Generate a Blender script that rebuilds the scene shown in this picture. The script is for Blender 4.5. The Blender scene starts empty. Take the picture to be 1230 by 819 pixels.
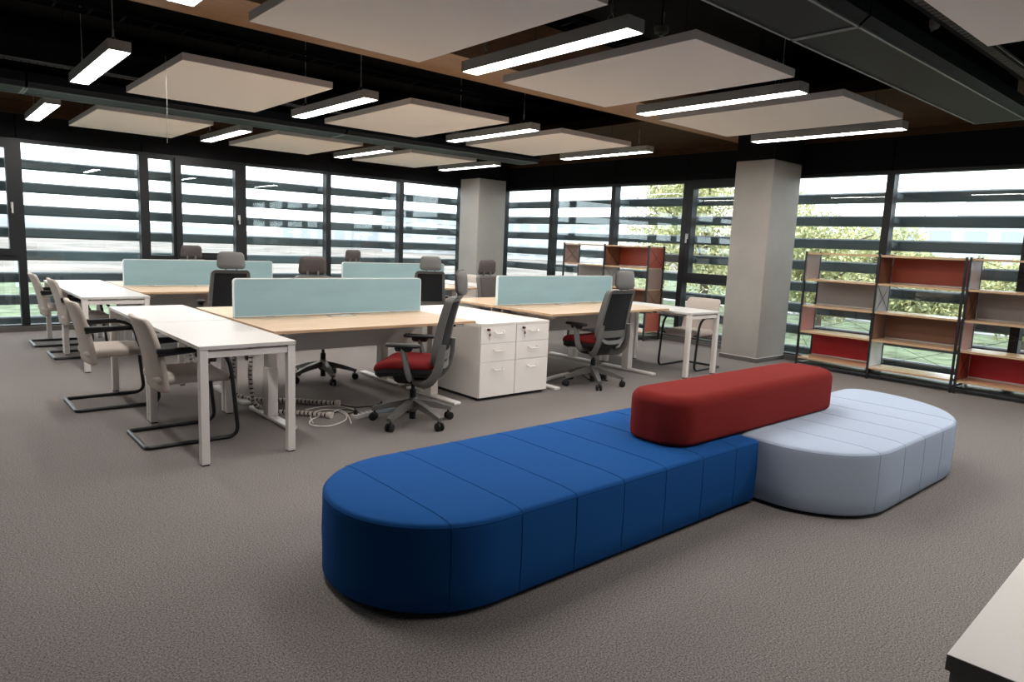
import bpy, bmesh, math, random
from mathutils import Vector, Matrix
random.seed(7)
scene = bpy.context.scene
COL = scene.collection
PI = math.pi

# ------------------------------------------------------------------ camera
H = 1.42
FPX = 826.196
YAW, PITCH, ROLL = (math.radians(a) for a in (48.804, -8.055, 2.400))
_f = Vector((math.cos(PITCH)*math.cos(YAW), math.cos(PITCH)*math.sin(YAW), math.sin(PITCH)))
_r = _f.cross(Vector((0, 0, 1))).normalized()
_u = _r.cross(_f)
CR = math.cos(ROLL)*_r + math.sin(ROLL)*_u
CU = -math.sin(ROLL)*_r + math.cos(ROLL)*_u
cam_data = bpy.data.cameras.new('camera')
cam = bpy.data.objects.new('camera', cam_data)
COL.objects.link(cam)
cam.matrix_world = Matrix(((CR.x, CU.x, -_f.x, 0), (CR.y, CU.y, -_f.y, 0), (CR.z, CU.z, -_f.z, H), (0, 0, 0, 1)))
cam_data.sensor_width = 36.0
cam_data.lens = FPX/1230*36.0
cam_data.clip_end = 2000
cam_data.clip_start = 0.05
scene.camera = cam

def at(px, py, z=0.0):
    """point on the horizontal plane z seen at a photo pixel"""
    d = (px-615)/FPX*CR - (py-409.5)/FPX*CU + _f
    t = (z-H)/d.z
    return Vector((d.x*t, d.y*t, z))

# ------------------------------------------------------------------ world, exposure
w = bpy.data.worlds.new('overcast_sky'); scene.world = w; w.use_nodes = True
bg = w.node_tree.nodes['Background']
bg.inputs[0].default_value = (0.90, 0.95, 1.0, 1)
bg.inputs[1].default_value = 3.1
LAMP = 26.0
vs = scene.view_settings
vs.view_transform = 'Standard'; vs.look = 'None'; vs.gamma = 1.0; vs.use_curve_mapping = False
vs.exposure = 1.0

# ------------------------------------------------------------------ materials
MATS = {}
def mat(name, col, rough=0.5, metal=0.0, spec=0.5, noise=None, bump=None, sheen=0.0, emit=None, coat=0.0):
    """noise=(scale, amount, stretch)  bump=(scale, strength)"""
    m = bpy.data.materials.new(name); m.use_nodes = True
    nt = m.node_tree; b = nt.nodes['Principled BSDF']
    b.inputs['Base Color'].default_value = (*col, 1)
    b.inputs['Roughness'].default_value = rough
    b.inputs['Metallic'].default_value = metal
    b.inputs['Specular IOR Level'].default_value = spec
    if sheen: b.inputs['Sheen Weight'].default_value = sheen
    if coat: b.inputs['Coat Weight'].default_value = coat
    if emit:
        b.inputs['Emission Color'].default_value = (*emit[0], 1); b.inputs['Emission Strength'].default_value = emit[1]
    tc = nt.nodes.new('ShaderNodeTexCoord')
    if noise:
        mp = nt.nodes.new('ShaderNodeMapping'); nt.links.new(tc.outputs['Object'], mp.inputs[0])
        st = noise[2] if len(noise) > 2 else (1, 1, 1)
        mp.inputs['Scale'].default_value = st
        n = nt.nodes.new('ShaderNodeTexNoise'); n.inputs['Scale'].default_value = noise[0]; n.inputs['Detail'].default_value = 4
        nt.links.new(mp.outputs[0], n.inputs[0])
        r = nt.nodes.new('ShaderNodeValToRGB')
        a = noise[1]
        r.color_ramp.elements[0].position = 0.3; r.color_ramp.elements[1].position = 0.7
        r.color_ramp.elements[0].color = (*[c*(1-a) for c in col], 1)
        r.color_ramp.elements[1].color = (*[min(1, c*(1+a)) for c in col], 1)
        nt.links.new(n.outputs[0], r.inputs[0]); nt.links.new(r.outputs[0], b.inputs['Base Color'])
    if bump:
        n2 = nt.nodes.new('ShaderNodeTexNoise'); n2.inputs['Scale'].default_value = bump[0]; n2.inputs['Detail'].default_value = 3
        nt.links.new(tc.outputs['Object'], n2.inputs[0])
        bp = nt.nodes.new('ShaderNodeBump'); bp.inputs['Strength'].default_value = bump[1]; bp.inputs['Distance'].default_value = 0.004
        nt.links.new(n2.outputs[0], bp.inputs['Height']); nt.links.new(bp.outputs[0], b.inputs['Normal'])
    MATS[name] = m
    return m

def wood(name, c1, c2, axis=0, rough=0.45, spec=0.5):
    m = mat(name, c1, rough, spec=spec)
    nt = m.node_tree; b = nt.nodes['Principled BSDF']
    tc = nt.nodes.new('ShaderNodeTexCoord'); mp = nt.nodes.new('ShaderNodeMapping')
    s = [14, 14, 14]; s[axis] = 1.0
    mp.inputs['Scale'].default_value = s
    nt.links.new(tc.outputs['Object'], mp.inputs[0])
    n = nt.nodes.new('ShaderNodeTexNoise'); n.inputs['Scale'].default_value = 2.5; n.inputs['Detail'].default_value = 6; n.inputs['Distortion'].default_value = 0.6
    nt.links.new(mp.outputs[0], n.inputs[0])
    r = nt.nodes.new('ShaderNodeValToRGB'); r.color_ramp.elements[0].position = 0.35; r.color_ramp.elements[1].position = 0.65
    r.color_ramp.elements[0].color = (*c1, 1); r.color_ramp.elements[1].color = (*c2, 1)
    nt.links.new(n.outputs[0], r.inputs[0]); nt.links.new(r.outputs[0], b.inputs['Base Color'])
    return m

M_white = mat('white_laminate', (0.59, 0.568, 0.546), 0.42)
M_pedwhite = mat('white_pedestal', (0.86, 0.81, 0.765), 0.45)
M_whitemetal = mat('white_metal', (0.74, 0.70, 0.66), 0.35)
M_oak = wood('oak_laminate', (0.56, 0.40, 0.26), (0.66, 0.50, 0.345), 0)
M_oakedge = mat('oak_edge', (0.50, 0.33, 0.19), 0.5)
M_oakshelf = wood('oak_shelf', (0.55, 0.36, 0.20), (0.64, 0.44, 0.27), 1, 0.22)
M_oakshelf.node_tree.nodes['Principled BSDF'].inputs['Specular IOR Level'].default_value = 0.9
M_ceilwood_x = wood('ceiling_wood_x', (0.30, 0.165, 0.085), (0.37, 0.215, 0.12), 0, 0.5)
M_darkwood_y = wood('ceiling_dark_wood_y', (0.042, 0.022, 0.010), (0.066, 0.036, 0.017), 1, 0.7, 0.1)  # ceiling border wood, toned darker than the beam's wood
M_darkwood_x = wood('ceiling_dark_wood_x', (0.042, 0.022, 0.010), (0.066, 0.036, 0.017), 0, 0.7, 0.1)
M_black = mat('matte_black_paint', (0.008, 0.008, 0.009), 0.85, spec=0.1)
M_void = mat('black_void_paint', (0.012, 0.012, 0.013), 0.95, spec=0.1)
M_frame = mat('window_frame_black', (0.011, 0.012, 0.014), 0.5, spec=0.3)
M_conc = mat('concrete', (0.32, 0.30, 0.275), 0.75, noise=(2.2, 0.07), bump=(60, 0.08))
M_panel = mat('acoustic_panel_white', (0.88, 0.82, 0.76), 0.9, spec=0.1, bump=(220, 0.1))
M_paneledge = mat('acoustic_panel_edge', (0.66, 0.62, 0.60), 0.9, spec=0.1)
M_lampbody = mat('lamp_body_grey', (0.42, 0.42, 0.41), 0.4, metal=0.2)
M_lamp = mat('lamp_diffuser', (0.9, 0.9, 0.9), 0.5, emit=((1.0, 0.95, 0.895), LAMP))
M_cable = mat('steel_cable', (0.45, 0.44, 0.42), 0.4, metal=0.5)
M_beam = mat('chilled_beam_metal', (0.010, 0.013, 0.018), 0.5, metal=0.0, spec=0.12)
M_beamedge = mat('chilled_beam_edge', (0.20, 0.225, 0.23), 0.4, metal=0.2)
M_screen = mat('screen_felt', (0.31, 0.48, 0.53), 0.95, spec=0.1, noise=(3.0, 0.06, (0.6, 1, 2.5)), bump=(500, 0.15))
M_screenedge = mat('screen_edge', (0.70, 0.76, 0.76), 0.6)
M_greyfab = mat('grey_modesty_board', (0.60, 0.57, 0.545), 0.6)
M_darkcab = mat('dark_grey_cabinet', (0.16, 0.152, 0.148), 0.5)
M_beige = mat('beige_upholstery', (0.50, 0.44, 0.395), 0.95, spec=0.15, bump=(260, 0.5), noise=(160, 0.07))
M_chairblack = mat('black_plastic', (0.010, 0.010, 0.011), 0.5, spec=0.3)
M_tube = mat('black_powder_coat', (0.012, 0.013, 0.015), 0.35)
M_chairgrey = mat('grey_plastic', (0.13, 0.127, 0.12), 0.5)
M_headgrey = mat('headrest_shell_grey', (0.135, 0.13, 0.124), 0.55)
M_mauve = mat('mauve_fabric', (0.095, 0.083, 0.084), 0.95, spec=0.1, bump=(300, 0.3))
M_mesh = mat('black_mesh', (0.02, 0.02, 0.022), 0.8, spec=0.2, bump=(400, 0.4))
M_redseat = mat('red_seat_fabric', (0.17, 0.016, 0.017), 0.95, spec=0.1, bump=(300, 0.3))
M_blue = mat('blue_fabric', (0.012, 0.080, 0.27), 0.95, spec=0.08, sheen=0.0, noise=(500, 0.10), bump=(450, 0.25))
M_blueseam = mat('blue_seam', (0.009, 0.062, 0.22), 0.95, spec=0.1)
M_lblue = mat('pale_blue_fabric', (0.41, 0.485, 0.61), 0.95, spec=0.1, sheen=0.0, noise=(500, 0.06), bump=(450, 0.25))
M_lblueseam = mat('pale_blue_seam', (0.37, 0.44, 0.57), 0.95, spec=0.1)
M_redfab = mat('brick_red_fabric', (0.205, 0.022, 0.019), 0.95, spec=0.08, sheen=0.0, noise=(500, 0.08), bump=(450, 0.25))
M_plinth = mat('dark_plinth', (0.02, 0.02, 0.022), 0.8)
M_louver = mat('louver_slate', (0.075, 0.095, 0.105), 0.5)
M_conduit = mat('conduit_plastic', (0.62, 0.57, 0.52), 0.5)
M_wcable = mat('white_cable', (0.72, 0.68, 0.63), 0.5)
M_key = mat('lock_metal', (0.30, 0.30, 0.30), 0.3, metal=0.8)
M_keyred = mat('lock_red', (0.35, 0.03, 0.02), 0.4)
M_rust = mat('rust_panel', (0.36, 0.062, 0.030), 0.45)
M_dred = mat('dark_red_panel', (0.42, 0.008, 0.014), 0.4)
M_brown = mat('brown_panel', (0.22, 0.105, 0.060), 0.5)
M_mbrown = mat('mauve_brown_panel', (0.30, 0.195, 0.165), 0.5)
M_taupe = mat('taupe_panel', (0.30, 0.275, 0.265), 0.5)
M_terra = mat('terracotta_panel', (0.42, 0.115, 0.075), 0.45)
M_pale = mat('pale_panel', (0.62, 0.68, 0.66), 0.4)
M_silver = mat('silver_edge', (0.6, 0.6, 0.58), 0.3, metal=0.6)
M_wallpaint = mat('back_wall_paint', (0.20, 0.195, 0.19), 0.9)
M_grass = mat('grass', (0.125, 0.15, 0.095), 0.95, spec=0.05, noise=(3.0, 0.5), bump=(14, 1.0))
M_field = mat('dry_field', (0.175, 0.155, 0.14), 0.95, spec=0.05, noise=(0.22, 0.45))
M_path = mat('path_concrete', (0.30, 0.30, 0.30), 0.9)
M_hill = mat('hill_hazed', (0.21, 0.215, 0.22), 1.0, spec=0.0, noise=(0.03, 0.2))  # distance haze mixed into the pale hill colour
M_leafy = mat('leaf_yellow_hazed', (0.56, 0.52, 0.27), 0.8, spec=0.2)  # both leaf tones lightened and greyed to stand in for haze
M_leafg = mat('leaf_green_hazed', (0.38, 0.41, 0.23), 0.8, spec=0.2)
M_trunk = mat('bark', (0.12, 0.095, 0.075), 0.9)
M_bwall = mat('building_render_white', (0.40, 0.415, 0.43), 0.9)
M_bwin = mat('building_window_hazed', (0.30, 0.33, 0.36), 0.6)  # windows and roofs of far buildings paled to imitate haze
M_broof = mat('building_roof', (0.38, 0.41, 0.44), 0.7)
M_pole = mat('galvanised_pole', (0.45, 0.55, 0.60), 0.5)
M_alu = mat('bluish_aluminium', (0.42, 0.50, 0.56), 0.35, metal=0.4)
M_handle = mat('handle_silver', (0.62, 0.62, 0.62), 0.3, metal=0.5)

def carpet():
    m = mat('grey_carpet', (0.13, 0.12, 0.113), 1.0, spec=0.05)
    nt = m.node_tree; b = nt.nodes['Principled BSDF']
    tc = nt.nodes.new('ShaderNodeTexCoord')
    n1 = nt.nodes.new('ShaderNodeTexNoise'); n1.inputs['Scale'].default_value = 145; n1.inputs['Detail'].default_value = 6; n1.inputs['Roughness'].default_value = 0.8
    n2 = nt.nodes.new('ShaderNodeTexNoise'); n2.inputs['Scale'].default_value = 0.9; n2.inputs['Detail'].default_value = 3
    for n in (n1, n2): nt.links.new(tc.outputs['Object'], n.inputs[0])
    r = nt.nodes.new('ShaderNodeValToRGB'); r.color_ramp.elements[0].position = 0.42; r.color_ramp.elements[1].position = 0.58
    r.color_ramp.elements[0].color = (0.100, 0.091, 0.088, 1); r.color_ramp.elements[1].color = (0.355, 0.322, 0.304, 1)
    nt.links.new(n1.outputs[0], r.inputs[0])
    mx = nt.nodes.new('ShaderNodeMix'); mx.data_type = 'RGBA'; mx.blend_type = 'MULTIPLY'; mx.inputs['Factor'].default_value = 0.25
    nt.links.new(r.outputs[0], mx.inputs['A']); nt.links.new(n2.outputs[0], mx.inputs['B'])
    nt.links.new(mx.outputs['Result'], b.inputs['Base Color'])
    bp = nt.nodes.new('ShaderNodeBump'); bp.inputs['Strength'].default_value = 0.25; bp.inputs['Distance'].default_value = 0.003
    nt.links.new(n1.outputs[0], bp.inputs['Height']); nt.links.new(bp.outputs[0], b.inputs['Normal'])
    return m
M_carpet = carpet()

def glass():
    m = bpy.data.materials.new('window_glass'); m.use_nodes = True
    nt = m.node_tree; nt.nodes.clear()
    out = nt.nodes.new('ShaderNodeOutputMaterial'); mix = nt.nodes.new('ShaderNodeMixShader')
    tr = nt.nodes.new('ShaderNodeBsdfTransparent'); tr.inputs[0].default_value = (0.93, 0.965, 0.965, 1)
    gl = nt.nodes.new('ShaderNodeBsdfGlossy'); gl.inputs['Roughness'].default_value = 0.0; gl.inputs[0].default_value = (0.95, 1, 1, 1)
    lw = nt.nodes.new('ShaderNodeLayerWeight'); lw.inputs[0].default_value = 0.5
    pw = nt.nodes.new('ShaderNodeMath'); pw.operation = 'POWER'; pw.inputs[1].default_value = 4.0
    mu = nt.nodes.new('ShaderNodeMath'); mu.operation = 'MULTIPLY_ADD'; mu.inputs[1].default_value = 0.9; mu.inputs[2].default_value = 0.045
    nt.links.new(lw.outputs['Facing'], pw.inputs[0]); nt.links.new(pw.outputs[0], mu.inputs[0])
    nt.links.new(mu.outputs[0], mix.inputs[0]); nt.links.new(tr.outputs[0], mix.inputs[1]); nt.links.new(gl.outputs[0], mix.inputs[2])
    nt.links.new(mix.outputs[0], out.inputs[0])
    return m
M_glass = glass()

# ------------------------------------------------------------------ mesh helpers
def box(bm, x0, x1, y0, y1, z0, z1, bevel=0.0, seg=1):
    r = bmesh.ops.create_cube(bm, size=1.0)
    vs_ = r['verts']
    for v in vs_:
        v.co = Vector((x0+(v.co.x+.5)*(x1-x0), y0+(v.co.y+.5)*(y1-y0), z0+(v.co.z+.5)*(z1-z0)))
    if bevel > 0:
        es = {e for v in vs_ for e in v.link_edges}
        bmesh.ops.bevel(bm, geom=list(es), offset=bevel, segments=seg, affect='EDGES', profile=0.5)
    return vs_

def boxmesh(*a, **k):
    bm = bmesh.new(); box(bm, *a, **k); return bm

def quad_bar(bm, a, b, wa, ha, wb=None, hb=None, up=Vector((0, 0, 1))):
    """tapered rectangular bar from a to b"""
    a, b = Vector(a), Vector(b); wb = wb or wa; hb = hb or ha
    d = (b-a).normalized(); s = d.cross(up)
    s = s.normalized() if s.length > 1e-5 else Vector((1, 0, 0)); u = s.cross(d)
    ra = [bm.verts.new(a+s*x*wa/2+u*y*ha/2) for x, y in ((-1, -1), (1, -1), (1, 1), (-1, 1))]
    rb = [bm.verts.new(b+s*x*wb/2+u*y*hb/2) for x, y in ((-1, -1), (1, -1), (1, 1), (-1, 1))]
    bm.faces.new(ra[::-1]); bm.faces.new(rb)
    for i in range(4):
        j = (i+1) % 4; bm.faces.new((ra[i], ra[j], rb[j], rb[i]))

def fillet(pts, r, n=5):
    """round the corners of a polyline"""
    pts = [Vector(p) for p in pts]; out = [pts[0]]
    for i in range(1, len(pts)-1):
        a, b, c = pts[i-1], pts[i], pts[i+1]
        da, dc = (a-b), (c-b)
        rr = min(r, da.length*.49, dc.length*.49)
        p, q = b+da.normalized()*rr, b+dc.normalized()*rr
        for k in range(n+1):
            t = k/n; out.append((1-t)**2*p+2*t*(1-t)*b+t*t*q)
    out.append(pts[-1]); return out

def tube(bm, pts, rad, seg=8, closed=False, rads=None, flat=None):
    """sweep a circle (or ellipse flat=(a,b)) along pts"""
    pts = [Vector(p) for p in pts]; n = len(pts); rings = []
    prev = None
    for i, p in enumerate(pts):
        if closed: d = pts[(i+1) % n]-pts[i-1]
        else: d = pts[min(i+1, n-1)]-pts[max(i-1, 0)]
        d.normalize()
        if prev is None:
            ref = Vector((0, 0, 1)) if abs(d.z) < .9 else Vector((1, 0, 0))
            u = (ref-d*ref.dot(d)).normalized()
        else: u = (prev-d*prev.dot(d)).normalized()
        prev = u; v = d.cross(u)
        R = rads[i] if rads else rad
        a, b = (flat if flat else (R, R))
        rings.append([bm.verts.new(p+u*a*math.cos(2*PI*k/seg)+v*b*math.sin(2*PI*k/seg)) for k in range(seg)])
    m = n if closed else n-1
    for i in range(m):
        A, B = rings[i], rings[(i+1) % n]
        for k in range(seg):
            bm.faces.new((A[k], A[(k+1) % seg], B[(k+1) % seg], B[k]))
    if not closed:
        bm.faces.new(rings[0][::-1]); bm.faces.new(rings[-1])

def lathe(bm, prof, c=(0, 0, 0), seg=16, axis='z'):
    """revolve [(r,z)] about an axis through c"""
    c = Vector(c); rings = []
    for r, z in prof:
        ring = []
        for k in range(seg):
            a = 2*PI*k/seg; x, y = r*math.cos(a), r*math.sin(a)
            p = {'z': (x, y, z), 'x': (z, x, y), 'y': (x, z, y)}[axis]
            ring.append(bm.verts.new(c+Vector(p)))
        rings.append(ring)
    for A, B in zip(rings, rings[1:]):
        for k in range(seg): bm.faces.new((A[k], A[(k+1) % seg], B[(k+1) % seg], B[k]))
    bm.faces.new(rings[0][::-1]); bm.faces.new(rings[-1])

def rr(x0, x1, y0, y1, rads, inset=0.0, nc=6, ns=4):
    """rounded rectangle outline; rads for corners (x1,y0),(x1,y1),(x0,y1),(x0,y0)"""
    if not isinstance(rads, (tuple, list)): rads = (rads,)*4
    e = 0.0015
    mx = min((x1-x0), (y1-y0))/2-e
    i = min(inset, mx)
    x0 += i; x1 -= i; y0 += i; y1 -= i
    hm = min(x1-x0, y1-y0)*0.999
    for q in range(4):
        pass
    R = [max(min(r-i, hm), 0.0006) for r in rads]
    C = [(x1-R[0], y0+R[0], -PI/2), (x1-R[1], y1-R[1], 0), (x0+R[2], y1-R[2], PI/2), (x0+R[3], y0+R[3], PI)]
    pts = []
    for q, (cx, cy, a0) in enumerate(C):
        arc = [(cx+R[q]*math.cos(a0+PI/2*k/nc), cy+R[q]*math.sin(a0+PI/2*k/nc)) for k in range(nc+1)]
        pts += arc
        nx = C[(q+1) % 4]; nr = R[(q+1) % 4]
        b = (nx[0]+nr*math.cos(nx[2]), nx[1]+nr*math.sin(nx[2]))
        a = arc[-1]
        for k in range(1, ns): pts.append((a[0]+(b[0]-a[0])*k/ns, a[1]+(b[1]-a[1])*k/ns))
    return pts

def slab(bm, rect, rads, prof, fn=None, nc=6, ns=4):
    """stack of inset rounded outlines; prof = [(inset, z)...] bottom to top; fn maps (x,y,z)"""
    rings = []
    for ins, z in prof:
        ring = []
        for x, y in rr(*rect, rads, ins, nc, ns):
            p = Vector((x, y, z)); ring.append(bm.verts.new(fn(p) if fn else p))
        rings.append(ring)
    n = len(rings[0])
    for A, B in zip(rings, rings[1:]):
        for k in range(n): bm.faces.new((A[k], A[(k+1) % n], B[(k+1) % n], B[k]))
    bm.faces.new(rings[0][::-1]); bm.faces.new(rings[-1])

def soft_prof(z0, z1, r, inner=(), n=4, rb=None):
    """profile with rounded lower and upper edges; inner = extra insets on the faces"""
    rb = r if rb is None else rb
    p = [(rb+i, z0) for i in reversed(inner)]
    p += [(rb*(1-math.sin(PI/2*k/n)), z0+rb*(1-math.cos(PI/2*k/n))) for k in range(n+1)]
    p += [(r*(1-math.cos(PI/2*k/n)), z1-r*(1-math.sin(PI/2*k/n))) for k in range(n+1)]
    p += [(r+i, z1) for i in inner]
    return p

def obj(name, bm, material, parent=None, smooth=None, loc=None):
    bmesh.ops.recalc_face_normals(bm, faces=bm.faces[:])
    me = bpy.data.meshes.new(name); bm.to_mesh(me); bm.free()
    me.materials.append(material)
    if smooth:
        me.shade_smooth()
        me.set_sharp_from_angle(angle=math.radians(smooth))
    o = bpy.data.objects.new(name, me); COL.objects.link(o)
    if parent: o.parent = parent
    if loc: o.location = loc
    return o

def inst(name, src, parent, loc=(0, 0, 0), rot=(0, 0, 0)):
    o = bpy.data.objects.new(name, src.data); COL.objects.link(o)
    o.parent = parent; o.location = loc; o.rotation_euler = rot
    return o

def tag(o, label=None, cat=None, group=None, kind=None):
    if label: o['label'] = label
    if cat: o['category'] = cat
    if group: o['group'] = group
    if kind: o['kind'] = kind
    return o

def thing(name, label, cat, loc=(0, 0, 0), rz=0.0, group=None, kind=None):
    o = bpy.data.objects.new(name, None); COL.objects.link(o)
    o.empty_display_size = 0.1
    o.location = loc; o.rotation_euler = (0, 0, rz)
    return tag(o, label, cat, group, kind)

def dup(src, loc, rz=0.0, label=None, group=None):
    def cp(o, par):
        c = o.copy(); COL.objects.link(c); c.parent = par
        for ch in o.children: cp(ch, c)
        return c
    c = cp(src, None); c.location = loc; c.rotation_euler = (0, 0, rz)
    if label: c['label'] = label
    if group: c['group'] = group
    return c

# ------------------------------------------------------------------ room shell
XW, YW = 9.10, 11.10        # glazing planes
XMIN, YMIN = -3.2, -2.6
HEAD = 2.46
ZC = 3.55
tag(obj('floor', boxmesh(XMIN, XW+.1, YMIN, YW+.1, -0.2, 0), M_carpet), 'grey speckled carpet floor', kind='structure')
tag(obj('ceiling', boxmesh(XMIN, XW+.1, YMIN, YW+.1, ZC, ZC+.15), M_void), 'black painted ceiling slab above the services', kind='structure')
tag(obj('wall_back', boxmesh(XMIN-.15, XW+.1, YMIN-.15, YMIN, -.2, ZC+.15), M_wallpaint), 'plain wall behind the viewer', kind='structure')
tag(obj('wall_side', boxmesh(XMIN-.15, XMIN, YMIN, YW+.1, -.2, ZC+.15), M_wallpaint), 'plain wall at the near end of the room', kind='structure')

def wall_glazed(which, edges, casements, s_lo, s_hi):
    """which 'left': s=X at YW; 'right': s=Y at XW. t points outwards."""
    L = which == 'left'
    def B(bm, s0, s1, t0, t1, z0, z1, bev=0.0):
        if L: box(bm, s0, s1, YW+t0, YW+t1, z0, z1, bev)
        else: box(bm, XW+t0, XW+t1, s0, s1, z0, z1, bev)
    # wall: the black spandrel above the glass, in panels with open joints
    wall = thing('wall_'+which, 'black panelled band above the %s windows' % ('field-side' if L else 'tree-side'), None, kind='structure')
    bm = bmesh.new(); B(bm, s_lo, s_hi, .03, .12, HEAD, ZC); obj('wall_core', bm, M_black, wall)
    for a, b in zip(edges, edges[1:]):
        bm = bmesh.new(); B(bm, a+.006, b-.006, -.03, .03, HEAD+.03, 2.93); obj('spandrel_panel', bm, M_black, wall)
    base = bmesh.new(); B(base, s_lo, s_hi, -.10, -.05, 0, .07); tag(obj('baseboard_'+which, base, mat('baseboard_grey_'+which, (0.10, 0.092, 0.085), .5)), 'low grey skirting in front of the glazing', kind='structure')
    for i, (a, b) in enumerate(zip(edges, edges[1:])):
        wn = thing('window_%d' % (i+1 + (0 if L else 20)), 'black framed floor-to-ceiling window', None, kind='structure')
        hw = 0.045
        fr = bmesh.new()
        B(fr, a-hw, a+hw, -.05, .09, 0, HEAD+.03); obj('mullion', fr, M_frame, wn)
        fr = bmesh.new(); B(fr, a+hw, b-hw, -.04, .09, HEAD-.01, HEAD+.03); obj('head_rail', fr, M_frame, wn)
        fr = bmesh.new(); B(fr, a+hw, b-hw, -.05, .09, 0, .085); obj('sill_rail', fr, M_frame, wn)
        if i == len(edges)-2:
            fr = bmesh.new(); B(fr, b-hw, b+hw, -.05, .09, 0, HEAD+.03); obj('mullion', fr, M_frame, wn)
        if i not in casements:
            g = bmesh.new(); B(g, a+hw, b-hw, .02, .032, .085, HEAD-.01); obj('glass_pane', g, M_glass, wn)
        else:
            zt = 0.93
            fr = bmesh.new(); B(fr, a+hw, b-hw, -.05, .09, zt, zt+.07); obj('transom', fr, M_frame, wn)
            g = bmesh.new(); B(g, a+hw, b-hw, .02, .032, .085, zt); obj('glass_pane', g, M_glass, wn)
            # narrow fixed light and opening casement
            W = b-a
            m0 = a+hw; m1 = a+W*0.30; m2 = b-hw
            if not L: m0, m1, m2 = b-hw, b-hw-.02, a+hw
            def ring(bm, s0, s1, f, t0, t1, za, zb):
                s0, s1 = min(s0, s1), max(s0, s1)
                B(bm, s0, s0+f, t0, t1, za, zb); B(bm, s1-f, s1, t0, t1, za, zb)
                B(bm, s0+f, s1-f, t0, t1, za, za+f); B(bm, s0+f, s1-f, t0, t1, zb-f, zb)
                return s0+f, s1-f, za+f, zb-f
            za, zb = zt+.07, HEAD-.01
            if L:
                fr = bmesh.new(); gi = ring(fr, m0, m1, .035, -.03, .07, za, zb); obj('fixed_frame', fr, M_frame, wn)
                g = bmesh.new(); B(g, gi[0], gi[1], .02, .032, gi[2], gi[3]); obj('glass_pane', g, M_glass, wn)
            fr = bmesh.new(); gi = ring(fr, m1, m2, .085, -.07, .06, za, zb); cs = obj('casement_frame', fr, M_frame, wn)
            g = bmesh.new(); B(g, gi[0], gi[1], .02, .032, gi[2], gi[3]); obj('glass_pane', g, M_glass, cs)
            hs = (max(m1, m2)-.04)
            hb = bmesh.new(); B(hb, hs-.014, hs+.014, -.085, -.07, 1.60, 1.68, .003); B(hb, hs-.010, hs+.010, -.12, -.10, 1.54, 1.68, .004); B(hb, hs-.010, hs+.010, -.105, -.08, 1.645, 1.675)
            tag(obj('handle', hb, M_handle, cs), 'small silver casement handle')
    return B

LE = [-3.19, -1.76, -0.33, 1.10, 2.56, 3.975, 5.41, 6.85, 8.24]
RE = [-2.4, -0.93, 0.545, 2.02, 3.48, 4.93, 6.43, 7.89, 9.38, 10.80]
wall_glazed('left', LE, (2, 4), XMIN, XW+.12)
wall_glazed('right', RE, (5,), YMIN, YW+.12)
# blank corner piece behind the corner column
bm = bmesh.new(); box(bm, 8.285, XW+.09, YW-.05, YW+.09, 0, HEAD+.05); box(bm, XW-.05, XW+.09, 10.845, YW-.05, 0, HEAD+.05)
tag(obj('wall_corner', bm, M_frame), 'black corner post of the glazing', kind='structure')

# louvres outside the glass
def louvers(which):
    L = which == 'left'
    o = thing('sunshade_louvers', 'dark slate horizontal louvre blades outside the windows towards the %s' % ('dry field' if L else 'yellow-green trees'), 'louvers')
    t0 = .42
    zs = [0.383+.3035*k for k in range(-1, 7)]
    for z in zs:
        bm = bmesh.new()
        prof = [(-.06, -.05), (-.035, -.070), (.035, -.070), (.06, -.05), (.06, .05), (.035, .070), (-.035, .070), (-.06, .05)]
        s0, s1 = (-3.2, XW+.55) if L else (-2.6, YW+.30)
        for s in (s0, s1): pass
        A, Bv = [], []
        for d, h in prof:
            if L: A.append(bm.verts.new((s0, YW+t0+d, z+h))); Bv.append(bm.verts.new((s1, YW+t0+d, z+h)))
            else: A.append(bm.verts.new((XW+t0+d, s0, z+h))); Bv.append(bm.verts.new((XW+t0+d, s1, z+h)))
        n = len(prof); bm.faces.new(A); bm.faces.new(Bv[::-1])
        for k in range(n): bm.faces.new((A[k], Bv[k], Bv[(k+1) % n], A[(k+1) % n]))
        obj('louver_blade', bm, M_louver, o, smooth=50)
    edges = LE if L else RE
    for a in edges:
        bm = bmesh.new()
        if L: box(bm, a-.02, a+.02, YW+.09, YW+t0-.055, -.03, .03)
        else: box(bm, XW+.09, XW+t0-.055, a-.02, a+.02, -.03, .03)
        b0 = obj('bracket', bm, M_louver, o); b0.location.z = zs[0]
        for z in zs[1:]: inst('bracket', b0, o, (0, 0, z))
louvers('left'); louvers('right')

# concrete columns with a black painted head
def column(x0, x1, y0, y1, label):
    o = thing('column', label, 'column', ((x0+x1)/2, (y0+y1)/2, 0), kind='structure')
    hx, hy = (x1-x0)/2, (y1-y0)/2
    obj('shaft', boxmesh(-hx, hx, -hy, hy, 0, 2.615, bevel=.008), M_conc, o)
    obj('black_head', boxmesh(-hx, hx, -hy, hy, 2.615, 2.975), M_black, o)
    bm = bmesh.new(); t = .012
    box(bm, -hx-t, hx+t, -hy-t, hy+t, 0, .055); obj('skirting', bm, MATS['baseboard_grey_left'], o)
    bm = bmesh.new(); box(bm, -hx-t, hx+t, -hy-t, hy+t, .055, .062); obj('skirting_edge', bm, M_white, o)
column(8.30, 9.02, 4.60, 5.14, 'smooth grey concrete column between the two bookcases')
column(8.16, 8.83, 10.45, 11.03, 'smooth grey concrete column in the far corner of the room')

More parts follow.
